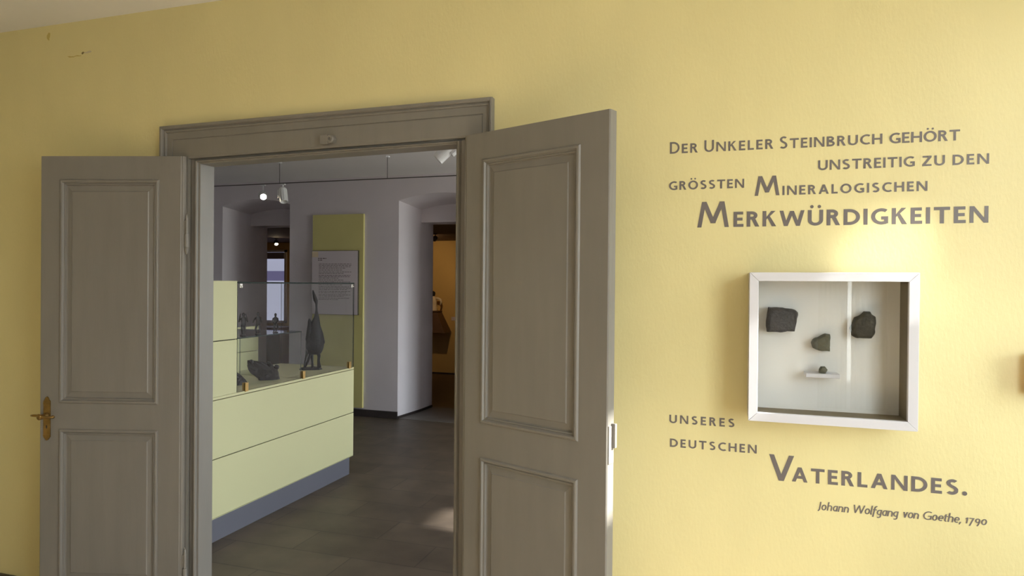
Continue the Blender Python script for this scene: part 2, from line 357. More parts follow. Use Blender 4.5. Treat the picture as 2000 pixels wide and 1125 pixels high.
# rebate, stop bead and lining of the opening
pts = [(-2.262, -2.226, -2.214), (-.935, -.975, -.987)]
bm = bmesh.new(); rings = []
st = [(-2.226, 0), (-2.226, 2.083), (-.978, 2.100), (-.978, 0)]
ja = [(-2.214, 0), (-2.214, 2.073), (-.990, 2.092), (-.990, 0)]
wo = [(-2.30, 0), (-2.30, 2.13), (-.93, 2.13), (-.93, 0)]
for i in range(4):
    I, S, J, O = inner[i], st[i], ja[i], wo[i]
    mid = (S[0]*.6+J[0]*.4, S[1]*.6+J[1]*.4)
    rings.append([(I[0], YW+.006, I[1]), (I[0]*.25+S[0]*.75, YW+.004, I[1]*.25+S[1]*.75), (S[0]*.9+I[0]*.1, YW-.006, S[1]*.9+I[1]*.1), (S[0], YW-.009, S[1]), (mid[0], YW-.006, mid[1]), (mid[0], YW+.006, mid[1]), (J[0], YW+.008, J[1]), (J[0], YB+.006, J[1]), (O[0], YB+.006, O[1])])
loft(bm, rings, closed=False)
obj('door_lining', bm, 'door', trim)

# ------------------------------------------------------------------ door leaves
def leaf(name, hinge, free, s, width, top, panels, label):
    """local x = s*distance from the hinge, local y away from the viewer"""
    T = .038; bm = bmesh.new()
    us = [0, .018, width-.004, width]
    X = lambda u: s*u
    # panel rectangles must tile the face: stiles, rails
    ups = sorted(panels, key=lambda p: p[2]); ul, ur = ups[0][0], ups[0][1]
    def q(u0, u1, z0, z1): 
        bm.faces.new([bm.verts.new((X(u), 0, z)) for u, z in ((u0, z0), (u1, z0), (u1, z1), (u0, z1))])
    z = .012
    q(.018, ul, z, top); q(ur, width-.004, z, top)
    for p in ups:
        q(ul, ur, z, p[2]); z = p[3]
    q(ul, ur, z, top)
    loops = [(0, 0), (.003, -.005), (.006, -.007), (.012, -.007), (.015, -.002), (.0175, .001), (.020, -.001), (.023, .000), (.025, .008), (.030, .009), (.050, .0055), (.0535, .0025), (.056, .0025)]
    for (u0, u1, z0, z1) in ups:
        rings = [[(X(u), d, z_) for u, z_ in ((u0+i, z0+i), (u1-i, z0+i), (u1-i, z1-i), (u0+i, z1-i))] for i, d in loops]
        R = loft(bm, rings, cap=False); bm.faces.new(R[-1])
    # edges: moulded hinge edge, free edge with a small arris, back, top and bottom
    sec = [(.018, 0), (.015, .002), (.010, .0025), (.004, .006), (0, .012), (0, T), (width, T), (width, .003), (width-.004, 0)]
    loft(bm, [[(X(u), d, .012) for u, d in sec], [(X(u), d, top) for u, d in sec]], closed=False)
    for zz in (.012, top): bm.faces.new([bm.verts.new((X(u), d, zz)) for u, d in sec])
    d = Vector(free)-Vector(hinge); ang = math.atan2(d.y*s, d.x*s)
    o = obj(name, bm, 'door', None, (hinge[0], hinge[1], 0), ang)
    return struct(o, label)
L1 = leaf('door_1', (-2.255, 2.35), (-2.885, 2.18), -1, .652, 2.10, [(.113, .563, .20, .893), (.113, .563, 1.006, 1.997)], 'left grey brown panelled door leaf folded back against the yellow wall')
L2 = leaf('door_2', (-.930, 2.32), (-.340, 2.08), 1, .637, 2.103, [(.099, .527, .21, .918), (.099, .527, 1.041, 2.006)], 'right grey brown panelled door leaf standing open towards the viewer')
# brass handle on the left leaf
pl = [(-.616+x, .9375+z) for x, z in ((-.0145, -.082), (-.0145, .078), (-.009, .083), (-.006, .092), (0, .0975), (.006, .092), (.009, .083), (.0145, .078), (.0145, -.082), (.009, -.088), (.005, -.094), (0, -.0975), (-.005, -.094), (-.009, -.088))]
bm = bmesh.new(); prism(bm, pl, lambda p: (p[0], -.006, p[1]), lambda p: (p[0], .001, p[1]))
box(bm, -.616-.0155, -.616+.0155, -.0075, -.001, .9375-.076, .9375-.070); box(bm, -.616-.0155, -.616+.0155, -.0075, -.001, .9375+.066, .9375+.072)
plate = obj('handle_plate', bm, 'brass', L1); plate['label'] = 'aged brass handle plate'
bm = bmesh.new(); lathe(bm, [(.013, 0), (.013, .008), (.009, .012), (.009, .03), (.012, .034), (.012, .046), (.006, .05)], (-.616, -.005, .951), (0, -1, 0))
tube(bm, [(-.616, -.045, .951), (-.600, -.047, .9515), (-.585, -.047, .951), (-.568, -.045, .9515), (-.560, -.042, .9525), (-.555, -.038, .9535)], [.0075, .007, .0058, .0055, .0072, .004], n=12)
obj('lever', bm, 'brass', plate, smooth=True)
bm = bmesh.new(); tube(bm, [(-.625, -.012, .951), (-.640, -.013, .951), (-.648, -.013, .951), (-.652, -.013, .9508), (-.670, -.013, .951), (-.682, -.013, .951)], [.004, .006, .008, .0062, .0055, .004], n=12)
obj('turn_knob', bm, 'brass', plate, smooth=True)
bm = bmesh.new(); kh = [(-.616+.003*math.cos(t), .905+.003*math.sin(t)) for t in [i*math.pi/6 for i in range(-1, 8)]] + [(-.616-.002, .894), (-.616+.002, .894)]
prism(bm, kh, lambda p: (p[0], -.0068, p[1]), lambda p: (p[0], -.005, p[1])); obj('keyhole', bm, 'keyhole', plate)
# barrel hinges with finials on the left leaf
for zc in (1.757, .283):
    bm = bmesh.new()
    lathe(bm, [(.001, .093), (.0032, .090), (.0022, .085), (.0036, .081), (.0065, .064), (.0070, .060), (.0058, .058), (.0062, .003), (.0095, .002), (.0095, -.055), (.0078, -.058), (.0082, -.061), (.006, -.078), (.003, -.086), (.0005, -.088)], (.0085, .004, zc), (0, 0, 1), 16)
    box(bm, -.004, .006, .002, .006, zc+.004, zc+.060)
    obj('hinge', bm, 'door', L1, smooth=False)
# lock keeper on the free edge of the right leaf
bm = bmesh.new(); box(bm, .637, .6405, .004, .034, .985, 1.105, bev=.001); box(bm, .6375, .652, .022, .034, 1.035, 1.112, bev=.002)
sk = obj('strike_plate', bm, 'door', L2)

# small painted catch on the door head
t = empty('door_catch', (-1.541, YW-.0155, 2.133)); tag(t, 'small painted catch block on the middle of the door head', 'catch')
bm = bmesh.new(); box(bm, -.032, .004, -.024, 0, -.018, .019, bev=.003); obj('body', bm, 'door', t)
bm = bmesh.new(); lathe(bm, [(.017, 0), (.017, .020), (.013, .026), (.006, .026), (.004, .020)], (.014, 0, .002), (0, -1, 0), 20); obj('roller', bm, 'door', t)

# ------------------------------------------------------------------ wall lettering
def arcp(cx, cz, rx, rz, a0, a1, n=14):
    return [(cx+rx*math.cos(math.radians(a0+(a1-a0)*i/n)), cz+rz*math.sin(math.radians(a0+(a1-a0)*i/n))) for i in range(n+1)]
def stroke(pts, w, wv=None):
    """constant or direction-dependent width ribbon -> list of quads"""
    pts = [p for i, p in enumerate(pts) if i == 0 or math.dist(p, pts[i-1]) > .012]
    wv = wv or w; n = len(pts); Lp = []; Rp = []
    for i, p in enumerate(pts):
        a = Vector(pts[max(i-1, 0)]); b = Vector(pts[min(i+1, n-1)]); t = (b-a).normalized()
        nn = Vector((-t.y, t.x)); ww = w*abs(t.y)**1.0 + wv*(1-abs(t.y)**1.0)
        if 0 < i < n-1:
            t1 = (Vector(p)-a).normalized(); c = max(.5, abs(t1.dot(t))); ww /= c
        Lp.append(Vector(p)+nn*ww/2); Rp.append(Vector(p)-nn*ww/2)
    return [('ribbon', Lp, Rp)]
def poly(*p): return [('poly', [Vector(x) for x in p])]
def rect(x0, x1, z0, z1): return poly((x0, z0), (x1, z0), (x1, z1), (x0, z1))
def diag(xb, zb, xt, zt, w): return poly((xb, zb), (xb+w, zb), (xt+w, zt), (xt, zt))
def disc(cx, cz, r): return poly(*arcp(cx, cz, r, r, 0, 342, 19))
def glyph(c, t, h=None):
    """capital drawn one unit high: (polygons, advance width)"""
    h = h or t*.84
    if c == 'D':
        return rect(0, t, 0, 1) + stroke([(t*.5, 1-h/2), (.26, 1-h/2)] + arcp(.26, .5, .46-t/2, .5-h/2, 90, -90, 20) + [(t*.5, h/2)], t, h), .72
    if c == 'E': return rect(0, t, 0, 1) + rect(t*.5, .52, 0, h) + rect(t*.5, .50, 1-h, 1) + rect(t*.5, .47, .51-h/2, .51+h/2), .52
    if c == 'F': return rect(0, t, 0, 1) + rect(t*.5, .50, 1-h, 1) + rect(t*.5, .46, .48-h/2, .48+h/2), .5
    if c in 'RPB':
        if c == 'B':
            g = rect(0, t, 0, 1) + stroke([(t*.5, 1-h/2), (.26, 1-h/2)] + arcp(.26, .755, .235-t/2, .245-h/2, 90, -90, 14) + [(t*.5, .51+h/2)], t, h)
            return g + stroke([(t*.5, .50), (.28, .50)] + arcp(.28, .27, .27-t/2, .27-h/2, 90, -90, 14) + [(t*.5, h/2)], t, h), .56
        g = rect(0, t, 0, 1) + stroke([(t*.5, 1-h/2), (.25, 1-h/2)] + arcp(.25, .73, .26-t/2, .27-h/2, 90, -90, 16) + [(t*.5, .46+h/2)], t, h)
        return g + diag(.60-t*1.12, 0, .22, .5, t*1.12), .60
    if c == 'U':
        return stroke([(t/2, 1), (t/2, .36)] + arcp(.33, .36, .33-t/2, .365-h/2, 180, 360, 20) + [(.66-t/2, 1)], t, h), .66
    if c == 'N': return rect(0, t*.9, 0, 1) + rect(.70-t*.9, .70, 0, 1) + poly((0, 1), (t*1.05, 1), (.70, 0), (.70-t*1.05, 0)), .70
    if c == 'K': return rect(0, t, 0, 1) + poly((t, .44), (t, .60), (.40, 1), (.40+t*1.18, 1)) + poly((t+.04, .60), (t+.16, .68), (.64, 0), (.64-t*1.2, 0)), .64
    if c == 'L': return rect(0, t, 0, 1) + rect(t*.5, .48, 0, h), .48
    if c == 'S':
        p = arcp(.275, .755, .215-t*.3, .245-h/2, 38, 180, 12) + [(.125, .66), (.20, .575), (.27, .525), (.36, .46), (.425, .37)][:5] + arcp(.245, .27, .265-t/2, .27-h/2, 0, -142, 14)
        return stroke(p, t*1.0, h*1.05), .52
    if c == 'T': return rect(.31-t/2, .31+t/2, 0, 1) + rect(0, .62, 1-h, 1), .62
    if c == 'I': return rect(0, t, 0, 1), t
    if c == 'C': return stroke(arcp(.44, .5, .44-t/2, .505-h/2, 55, 305, 30), t, h), .66
    if c == 'G': return stroke(arcp(.45, .5, .45-t/2, .505-h/2, 55, 285, 30) + [(.74-t/2, .07+h*.3)], t, h) + rect(.74-t, .74, .06, .50) + rect(.44, .74, .50-h, .50), .74
    if c == 'H': return rect(0, t, 0, 1) + rect(.70-t, .70, 0, 1) + rect(t*.5, .70-t*.5, .51-h/2, .51+h/2), .70
    if c == 'O': return stroke(arcp(.42, .5, .42-t/2, .51-h/2, 0, 360, 40), t, h), .84
    if c in 'ÖÜ':
        g, w = glyph('O' if c == 'Ö' else 'U', t, h); r = t*.46
        return g + disc(w/2-.16, 1.21, r) + disc(w/2+.16, 1.21, r), w
    if c == 'M':
        a = t*.95
        return diag(0, 0, .135, 1, a) + diag(.94-a, 0, .805-a, 1, a) + poly((.135, 1), (.135+a*1.1, 1), (.47+a*.62, .16), (.47-a*.55, .16)) + poly((.805, 1), (.805-a*1.1, 1), (.47-a*.62, .16), (.47+a*.55, .16)), .94
    if c == 'A':
        a = t*1.05
        return diag(0, 0, .36-a/2, 1, a) + diag(.72-a, 0, .36-a/2, 1, a) + rect(.15, .57, .23, .23+h), .72
    if c == 'V':
        a = t*1.08
        return diag(.345-a/2, 0, 0, 1, a) + diag(.345-a/2, 0, .69-a, 1, a), .69
    if c == 'W':
        a = t*1.0
        return diag(.27-a/2, 0, 0, 1, a) + diag(.27-a/2, 0, .525-a/2, .97, a) + diag(.78-a/2, 0, .525-a/2, .97, a) + diag(.78-a/2, 0, 1.05-a, 1, a), 1.05
    if c == 'Z': return rect(0, .56, 0, h) + rect(.02, .56, 1-h, 1) + poly((0, h*.8), (t*1.3, h*.8), (.56, 1-h*.8), (.56-t*1.3, 1-h*.8)), .56
    if c == '.': return disc(t*.62, t*.62, t*.62), t*1.24
def italic(c, t):
    """lower case, figures and capitals of the small italic line; cap height 1, x height .70"""
    x = .68; h = t*.85; o = stroke(arcp(.235, x/2, .235-t/2, x/2-h/2+.01, 0, 360, 28), t, h)
    if c == 'J': return stroke([(.20, 1), (.20, .14)] + arcp(.02, .10, .18, .24, 0, -75, 8), t, h), .29
    if c == 'o': return o, .47
    if c == 'h': return rect(0, t, 0, 1.06) + stroke([(t/2, .42)] + arcp(.23, .42, .23-t/2, x-.42-h/2, 180, 0, 14) + [(.46-t/2, 0)], t, h), .46
    if c == 'n': return rect(0, t, 0, x) + stroke([(t/2, .40)] + arcp(.23, .40, .23-t/2, x-.40-h/2, 180, 0, 14) + [(.46-t/2, 0)], t, h), .46
    if c == 'a': return stroke([(.44-t/2, x-h/2), (.26, x-h/2)] + arcp(.24, x/2, .24-t/2, x/2-h/2, 90, 300, 18) + [(.44-t/2, .24)], t, h) + rect(.44-t, .44, 0, x), .44
    if c == 'W': g, w = glyph('W', t); return g, w
    if c == 'l': return rect(0, t, .06, 1.08) + stroke([(t/2, .10), (t/2+.02, h/2), (.16, h/2)], t, h), .15
    if c == 'f': return stroke([(.10, -.26), (.14, .72)] + arcp(.29, .80, .15, .24, 180, 75, 8), t, h) + rect(0, .33, x-h, x), .33
    if c == 'g': return stroke([(.44-t/2, x-h/2), (.26, x-h/2)] + arcp(.24, x/2+.02, .24-t/2, x/2-h/2-.02, 90, 300, 18) + [(.44-t/2, .24)], t, h) + stroke([(.44-t/2, x), (.44-t/2, -.08)] + arcp(.22, -.08, .22-t/2, .20, 0, -130, 12), t, h), .44
    if c == 'v': a = t*1.05; return diag(.21-a/2, 0, 0, x, a) + diag(.21-a/2, 0, .42-a, x, a), .42
    if c == 'e': return stroke([(.06, .33), (.38, .33)] + arcp(.225, .40, .175, x-.40-h/2, 0, 90, 8) + arcp(.235, x/2, .235-t/2, x/2-h/2, 95, 310, 18), t, h), .43
    if c == 't': return stroke([(.12, .86), (.12, .16)] + arcp(.22, .15, .10, .15-h/2, 180, 290, 8), t, h) + rect(0, .31, x-h, x), .31
    if c == 'G': return glyph('G', t)
    if c == ',': return poly((.03, .14), (.16, .14), (.07, -.16), (-.02, -.16)), .14
    if c == '1': return rect(.10, .10+t, 0, x) + poly((.10+t, x), (.10, x), (0, x-.13), (.0, x-.23)), .10+t
    if c == '7': return rect(0, .42, x-h, x) + diag(.07, -.26, .42-t, x-.02, t), .42
    if c == '9': return stroke(arcp(.215, .42, .215-t/2, .26-h/2, 0, 360, 24), t, h) + stroke([(.43-t/2, .42)] + arcp(.12, .36, .31-t/2, .62, 0, -66, 12), t, h), .43
    if c == '0': return o, .47
WIDE = dict(D=1.3, E=1.2, R=1.3, B=1.35, U=1.36, N=1.38, K=1.3, L=1.25, S=1.38, T=1.38, C=1.3, G=1.28, H=1.3, O=1.28, Ö=1.28, Ü=1.36, M=1.28, A=1.38, V=1.33, W=1.42, Z=1.42)
def wide_glyph(c, t, big=False, kx=0):
    k = kx or WIDE.get(c, 1.0)*(.87 if big and c in 'DUS' else 1)
    g, w = glyph(c, t/k, t*.84); out = []
    for pr in g:
        if pr[0] == 'poly' and not (c in 'ÖÜ.' and len(pr[1]) == 20): out.append(('poly', [Vector((v[0]*k, v[1])) for v in pr[1]]))
        elif pr[0] == 'poly':
            cx = sum(v[0] for v in pr[1])/20; cz = sum(v[1] for v in pr[1])/20; out.append(('poly', [Vector((cx*k+(v[0]-cx)*k, cz+(v[1]-cz)*k)) for v in pr[1]]))
        else: out.append(('ribbon', [Vector((v[0]*k, v[1])) for v in pr[1]], [Vector((v[0]*k, v[1])) for v in pr[2]]))
    return out, w*k
def wide_italic(c, t):
    k = 1.22; g, w = italic(c, t/k)
    return [(pr[0],) + tuple([Vector((v[0]*k, v[1])) for v in q_] for q_ in pr[1:]) for pr in g], w*k
def put(bm, prims, x0, z0, s, shear, y0, y1):
    def P(v, y): return bm.verts.new((x0+(v[0]+shear*v[1])*s, y, z0+v[1]*s))
    for ip, pr in enumerate(prims):
        y0 = y0-.00004
        if pr[0] == 'poly':
            a = [P(v, y0) for v in pr[1]]; b = [P(v, y1) for v in pr[1]]; k = len(a)
            bm.faces.new(a); bm.faces.new(b[::-1])
            for i in range(k): bm.faces.new((a[i], b[i], b[(i+1) % k], a[(i+1) % k]))
        else:
            Lp, Rp = pr[1], pr[2]
            rings = [[P(l, y0), P(r, y0), P(r, y1), P(l, y1)] for l, r in zip(Lp, Rp)]
            for A, B in zip(rings, rings[1:]):
                for i in range(4): bm.faces.new((A[i], A[(i+1) % 4], B[(i+1) % 4], B[i]))
            bm.faces.new(rings[0]); bm.faces.new(rings[-1][::-1])
def word(bm, text, x0, x1, z0, cap, small, wt_cap, wt_small, big=0, fn=wide_glyph, shear=0, z1=None, xbig=None):
    """fit text between x0 and x1: first `big` letters at cap height, the rest as small capitals"""
    if len(text) == 1 and fn is wide_glyph:
        g, w = wide_glyph(text, wt_cap, True, (x1-x0)/cap/glyph(text, .16)[1]); put(bm, g, x0, z0, cap, shear, YW-.0010, YW+.0005); return
    G = []; tot = 0
    for i, c in enumerate(text):
        s = cap if i < big else small; t = wt_cap if i < big else wt_small
        g, w = fn(c, t, i < big) if fn is wide_glyph else fn(c, t); G.append((g, w*s, s)); tot += w*s
    gap = (x1-x0-tot)/max(1, len(text)-1) if len(text) > 1 else 0
    x = x0; z1 = z0 if z1 is None else z1
    for g, w, s in G:
        put(bm, g, x, z0+(z1-z0)*(x-x0)/max(1e-6, x1-x0), s, shear, YW-.0010, YW+.0005); x += w+gap
LC = dict(cat='lettering')
def line(words, label, group='grey wall lettering'):
    if len(words) == 1:
        bm = bmesh.new()
        for a, k in (words[0] if isinstance(words[0], list) else [words[0]]): word(bm, *a, **k)
        o = obj('wall_lettering', bm, 'letter', merge=False)
    else:
        o = empty('wall_lettering', (words[0][0][1], YW-.001, words[0][0][3]))
        for a, k in words:
            bm = bmesh.new(); word(bm, *a, **k)
            c = obj('word', bm, 'letter', merge=False); c.parent = o; c.matrix_parent_inverse = Matrix.Translation(o.location).inverted()
    tag(o, label, 'lettering', group)
c1, s1 = .0405, .0325
line([(('DER', -.180, -.086, 2.012, c1, s1, .165, .205, 1), {}), (('UNKELER', -.064, .158, 2.012, c1, s1, .165, .205, 1), {}), (('STEINBRUCH', .177, .484, 2.0105, c1, s1, .165, .205, 1), {}), (('GEHÖRT', .504, .699, 2.0095, c1, s1+.001, .165, .205, 0), {})], 'topmost grey wall lettering line reading DER UNKELER STEINBRUCH GEHÖRT')
line([(('UNSTREITIG', .296, .576, 1.9335, c1, .0325, .165, .205, 0), {}), (('ZU', .597, .659, 1.9335, c1, .0320, .165, .205, 0), {}), (('DEN', .680, .777, 1.933, c1, .0320, .165, .205, 0), {})], 'grey wall lettering line reading UNSTREITIG ZU DEN')
line([(('GRÖSSTEN', -.182, .067, 1.8845, c1, .0305, .165, .215, 0), {})], 'small grey wall lettering reading GRÖSSTEN')
line([[(('M', .101, .179, 1.8555, .066, .066, .17, .17, 1), {}), (('INERALOGISCHEN', .188, .612, 1.8555, .0308, .0308, .2, .215, 0), {})]], 'grey wall lettering with a tall M reading MINERALOGISCHEN')
line([[(('M', -.085, .019, 1.752, .088, .088, .165, .165, 1), {}), (('ERKWÜRDIGKEITEN', .034, .777, 1.752, .0515, .0515, .2, .225, 0), {})]], 'largest grey wall lettering reading MERKWÜRDIGKEITEN above the white box')
line([(('UNSERES', -.173, .044, 1.0685, c1, .0290, .165, .215, 0), {})], 'small grey wall lettering left of the white box reading UNSERES')
line([(('DEUTSCHEN', -.170, .116, .985, c1, .0290, .165, .215, 0), {})], 'small grey wall lettering below the word UNSERES reading DEUTSCHEN')
line([[(('V', .155, .233, .9005, .0865, .0865, .17, .17, 1), {}), (('ATERLANDES.', .227, .730, .9022, .0480, .0480, .2, .225, 0), {'z1': .906})]], 'large grey wall lettering below the white box reading VATERLANDES with full stop')
it = dict(fn=wide_italic, shear=.17)
line([(('Johann', .305, .398, .8165, .0265, .0265, .14, .15, 0), it), (('Wolfgang', .409, .540, .818, .0265, .0265, .14, .15, 0), it), (('von', .553, .598, .819, .0265, .0265, .14, .15, 0), it), (('Goethe,', .609, .714, .8195, .0265, .0265, .14, .15, 0), it), (('1790', .724, .782, .8208, .0265, .0265, .14, .15, 0), it)], 'smallest slanting grey signature line ending in 1790')

# ------------------------------------------------------------------ white shadow box with stones
bx0, bx1, bz0, bz1, byf = .083, .5625, 1.119, 1.595, 2.262
root = empty('display_box', ((bx0+bx1)/2, YW, bz0)); tag(root, 'white framed glass fronted display box of stones on the yellow wall', 'display box')
RP = Matrix.Translation(root.location).inverted()
def part(o, p=root, inv=RP):
    o.parent = p; o.matrix_parent_inverse = inv; return o
fwid = .0275
# frame: four mitred rails in one moulding, with fine mitre joints
bm = bmesh.new(); g = .0004
def rail(pa, pb, qa, qb):
    prism(bm, [pa, pb, qb, qa], lambda p: (p[0], byf, p[1]), lambda p: (p[0], byf+.016, p[1]))
a0, a1, c0, c1_ = bx0, bx1, bz0, bz1
for (pa, pb, qa, qb) in (((a0+g, c1_), (a1-g, c1_), (a0+fwid+g, c1_-fwid), (a1-fwid-g, c1_-fwid)), ((a0+g, c0), (a1-g, c0), (a0+fwid+g, c0+fwid), (a1-fwid-g, c0+fwid)),
                         ((a0, c0+g), (a0, c1_-g), (a0+fwid, c0+fwid+g), (a0+fwid, c1_-fwid-g)), ((a1, c0+g), (a1, c1_-g), (a1-fwid, c0+fwid+g), (a1-fwid, c1_-fwid-g))): rail(pa, pb, qa, qb)
bmesh.ops.bevel(bm, geom=[e for e in bm.edges], offset=.0008, segments=1, affect='EDGES')
part(obj('frame', bm, 'white', merge=False))
bm = bmesh.new(); w = .012
for q in ((bx0+.001, bx0+w, bz0+.001, bz1-.001), (bx1-w, bx1-.001, bz0+.001, bz1-.001), (bx0+w, bx1-w, bz0+.001, bz0+w), (bx0+w, bx1-w, bz1-w, bz1-.001)): box(bm, q[0], q[1], byf+.0162, YW-.0005, q[2], q[3])
part(obj('box_side', bm, 'white', merge=False))
bm = bmesh.new(); ix0, ix1, iz0, iz1 = bx0+fwid-.002, bx1-fwid+.002, bz0+fwid-.002, bz1-fwid+.002
for q in ((ix0-.006, ix0, iz0-.006, iz1+.006), (ix1, ix1+.006, iz0-.006, iz1+.006), (ix0, ix1, iz0-.006, iz0), (ix0, ix1, iz1, iz1+.006)): box(bm, q[0], q[1], byf+.021, YW-.012, q[2], q[3])
part(obj('lining', bm, 'lining', merge=False))['label'] = 'brown inner lining'
part(obj('back_panel', boxbm(bx0+w, bx1-w, YW-.012, YW-.004, bz0+w, bz1-w), 'plasterwhite'))
part(obj('pane', boxbm(bx0+w, bx1-w, byf+.0165, byf+.0195, bz0+w, bz1-w), 'showglass'))
bm = bmesh.new(); box(bm, .258, .357, 2.312, YW-.0122, 1.2605, 1.2735, bev=.001); part(obj('ledge', bm, 'white'))

def rock(name, outline, y0, y1, m, label, seed, facet=.5, group='stones in the white display box'):
    """an irregular broken stone with a traced outline, domed front and rough faces"""
    rnd = random.Random(seed); cx = sum(p[0] for p in outline)/len(outline); cz = sum(p[1] for p in outline)/len(outline)
    fine = []
    for i, p in enumerate(outline):
        qn = outline[(i+1) % len(outline)]; L = math.dist(p, qn); k = max(1, int(L/.008))
        for j in range(k):
            f = j/k; r = .0011 if j else 0
            fine.append((p[0]+(qn[0]-p[0])*f+rnd.uniform(-r, r), p[1]+(qn[1]-p[1])*f+rnd.uniform(-r, r)))
    bm = bmesh.new(); D = y1-y0; rings = []
    for sc, f in ((.93, 0), (1.0, .12), (1.0, .45), (.97, .72), (.90, .88), (.78, .95), (.55, .98), (.30, 1.0)):
        rings.append([(cx+(x-cx)*sc+rnd.uniform(-1, 1)*.0012*(1 if .12 < f < .9 else 0), y1-D*min(1, f)+rnd.uniform(-1, 1)*.0016*(1 if 0 < f < .9 else 0), cz+(z-cz)*sc+rnd.uniform(-1, 1)*.0012*(1 if .12 < f < .9 else 0)) for x, z in fine])
    loft(bm, rings)
    o = obj(name, bm, m, merge=False); return tag(o, label, 'stone', group)
yb = YW-.0122
rock('stone', [(.146, 1.481), (.19, 1.481), (.228, 1.474), (.236, 1.467), (.233, 1.432), (.226, 1.404), (.206, 1.403), (.181, 1.399), (.142, 1.400), (.139, 1.428), (.142, 1.457)], 2.325, yb, 'rock_black', 'black roughly rectangular stone at the left in the display box', 1)
rock('stone', [(.320, 1.399), (.332, 1.397), (.332, 1.343), (.309, 1.342), (.283, 1.351), (.278, 1.368), (.283, 1.379)], 2.330, yb, 'rock_olive', 'olive grey five sided stone above the white ledge in the display box', 2)
rock('stone', [(.404, 1.453), (.418, 1.459), (.432, 1.473), (.447, 1.473), (.453, 1.463), (.461, 1.457), (.463, 1.437), (.458, 1.400), (.451, 1.388), (.409, 1.388), (.397, 1.395), (.392, 1.417)], 2.325, yb, 'rock_brown', 'dark brown rounded stone at the right in the display box', 3)
rock('stone', [(.305, 1.2935), (.317, 1.294), (.323, 1.284), (.318, 1.2736), (.299, 1.2736), (.300, 1.285)], 2.322, 2.350, 'rock_olive', 'smallest stone standing on the white ledge in the display box', 4)

# orange-red frame cut by the right edge of the view
t = empty('picture_frame', (.9965, YW, 1.232)); tag(t, 'orange red framed edge at the right border of the yellow wall', 'frame')
bm = bmesh.new()
for q in ((-.118, .118, 0, .012), (-.118, .118, .110, .122), (-.118, -.106, .012, .110), (.106, .118, .012, .110)): box(bm, q[0], q[1], -.045, -.0005, q[2], q[3])
obj('frame', bm, 'red', t, merge=False); obj('picture_board', boxbm(-.106, .106, -.012, -.006, .012, .110), 'plasterwhite', t)

# ------------------------------------------------------------------ display cabinet in the back room
XC = -2.85; CB = -3.55; y0, y1 = 2.70, 4.762
root = empty('display_cabinet', ((XC+CB)/2, (y0+y1)/2, 0)); tag(root, 'pale green yellow cabinet with a glass showcase on a blue grey plinth', 'cabinet')
RC = Matrix.Translation(root.location).inverted()
def cp(o): return part(o, root, RC)
cp(obj('plinth', boxbm(CB+.02, XC-.022, y0+.02, y1-.022, 0, .146), 'plinth'))['label'] = 'blue grey plinth'
g = .003
cp(obj('bottom_edge', boxbm(XC-.0118, XC, y0, y1, .1462, .1492), 'cabinet'))
cp(obj('carcass', boxbm(CB, XC-.012, y0, y1-.002, .146, .845), 'seam'))
for za, zb in ((.152, .496), (.502, .846)):
    bm = bmesh.new(); box(bm, XC-.012, XC, y0, y1, za, zb, bev=.0008); cp(obj('front_panel', bm, 'cabinet'))
bm = bmesh.new(); box(bm, CB, XC-.0122, y1-.0018, y1+.0, .152, .846); cp(obj('end_panel', bm, 'cabinet'))
cp(obj('deck', boxbm(CB, XC-.0005, y0, y1, .8505, .866), 'cabinet'))
bm = bmesh.new()
cp(obj('column', boxbm(CB, XC-.012, y0, 3.394, .8665, 1.553), 'seam'))
for za, zb in ((.8675, 1.195), (1.201, 1.556)):
    bm = bmesh.new(); box(bm, XC-.012, XC, y0, 3.395, za, zb, bev=.0008); cp(obj('column_panel', bm, 'cabinet'))
bm = bmesh.new(); box(bm, CB, XC-.0125, 3.3942, 3.398, .867, 1.554); cp(obj('column_side_panel', bm, 'cabinet'))
bm = bmesh.new(); box(bm, CB+.0, CB+.02, 3.40, 4.45, .867, 1.005); box(bm, CB, CB+.02, 3.40, 4.45, 1.010, 1.20); cp(obj('back_panel', bm, 'cabinet', merge=False))
def pane(name, x0, x1, y0, y1, z0, z1):
    bm = bmesh.new(); fs = box(bm, x0, x1, y0, y1, z0, z1)
    d = (x1-x0, y1-y0, z1-z0); k = d.index(min(d))
    for f in fs:
        f.normal_update()
        if abs(f.normal[k]) < .5: f.material_index = 1
    return cp(obj(name, bm, ['cabinetglass', 'glassedge'], merge=False))
pane('front_pane', XC-.007, XC-.001, 3.400, y1-.001, .868, 1.540)
pane('end_pane', CB+.005, XC-.009, y1-.008, y1-.002, .868, 1.540)
pane('top_pane', CB, XC, 3.400, y1, 1.541, 1.551)
pane('glass_shelf', CB+.16, XC-.012, 3.400, 4.073, 1.196, 1.204)
pane('shelf_support', CB+.16, XC-.014, 4.066, 4.073, .868, 1.1955)
for yy, zz in ((3.482, .862), (4.082, .862), (4.700, .862)):
    bm = bmesh.new(); box(bm, XC-.0006, XC+.006, yy-.014, yy+.014, zz, zz+.055, bev=.001); box(bm, XC-.02, XC-.0075, yy-.014, yy+.014, zz+.006, zz+.055, bev=.001); cp(obj('clip', bm, 'clipbrass', merge=False))
for yy in (3.425, 4.728):
    bm = bmesh.new(); box(bm, XC-.0006, XC+.005, yy-.012, yy+.012, 1.513, 1.5395, bev=.001); lathe(bm, [(.006, 0), (.006, .008), (.003, .009)], (XC+.005, yy, 1.521), (1, 0, 0), 12); cp(obj('corner_fitting', bm, 'chrome', merge=False))

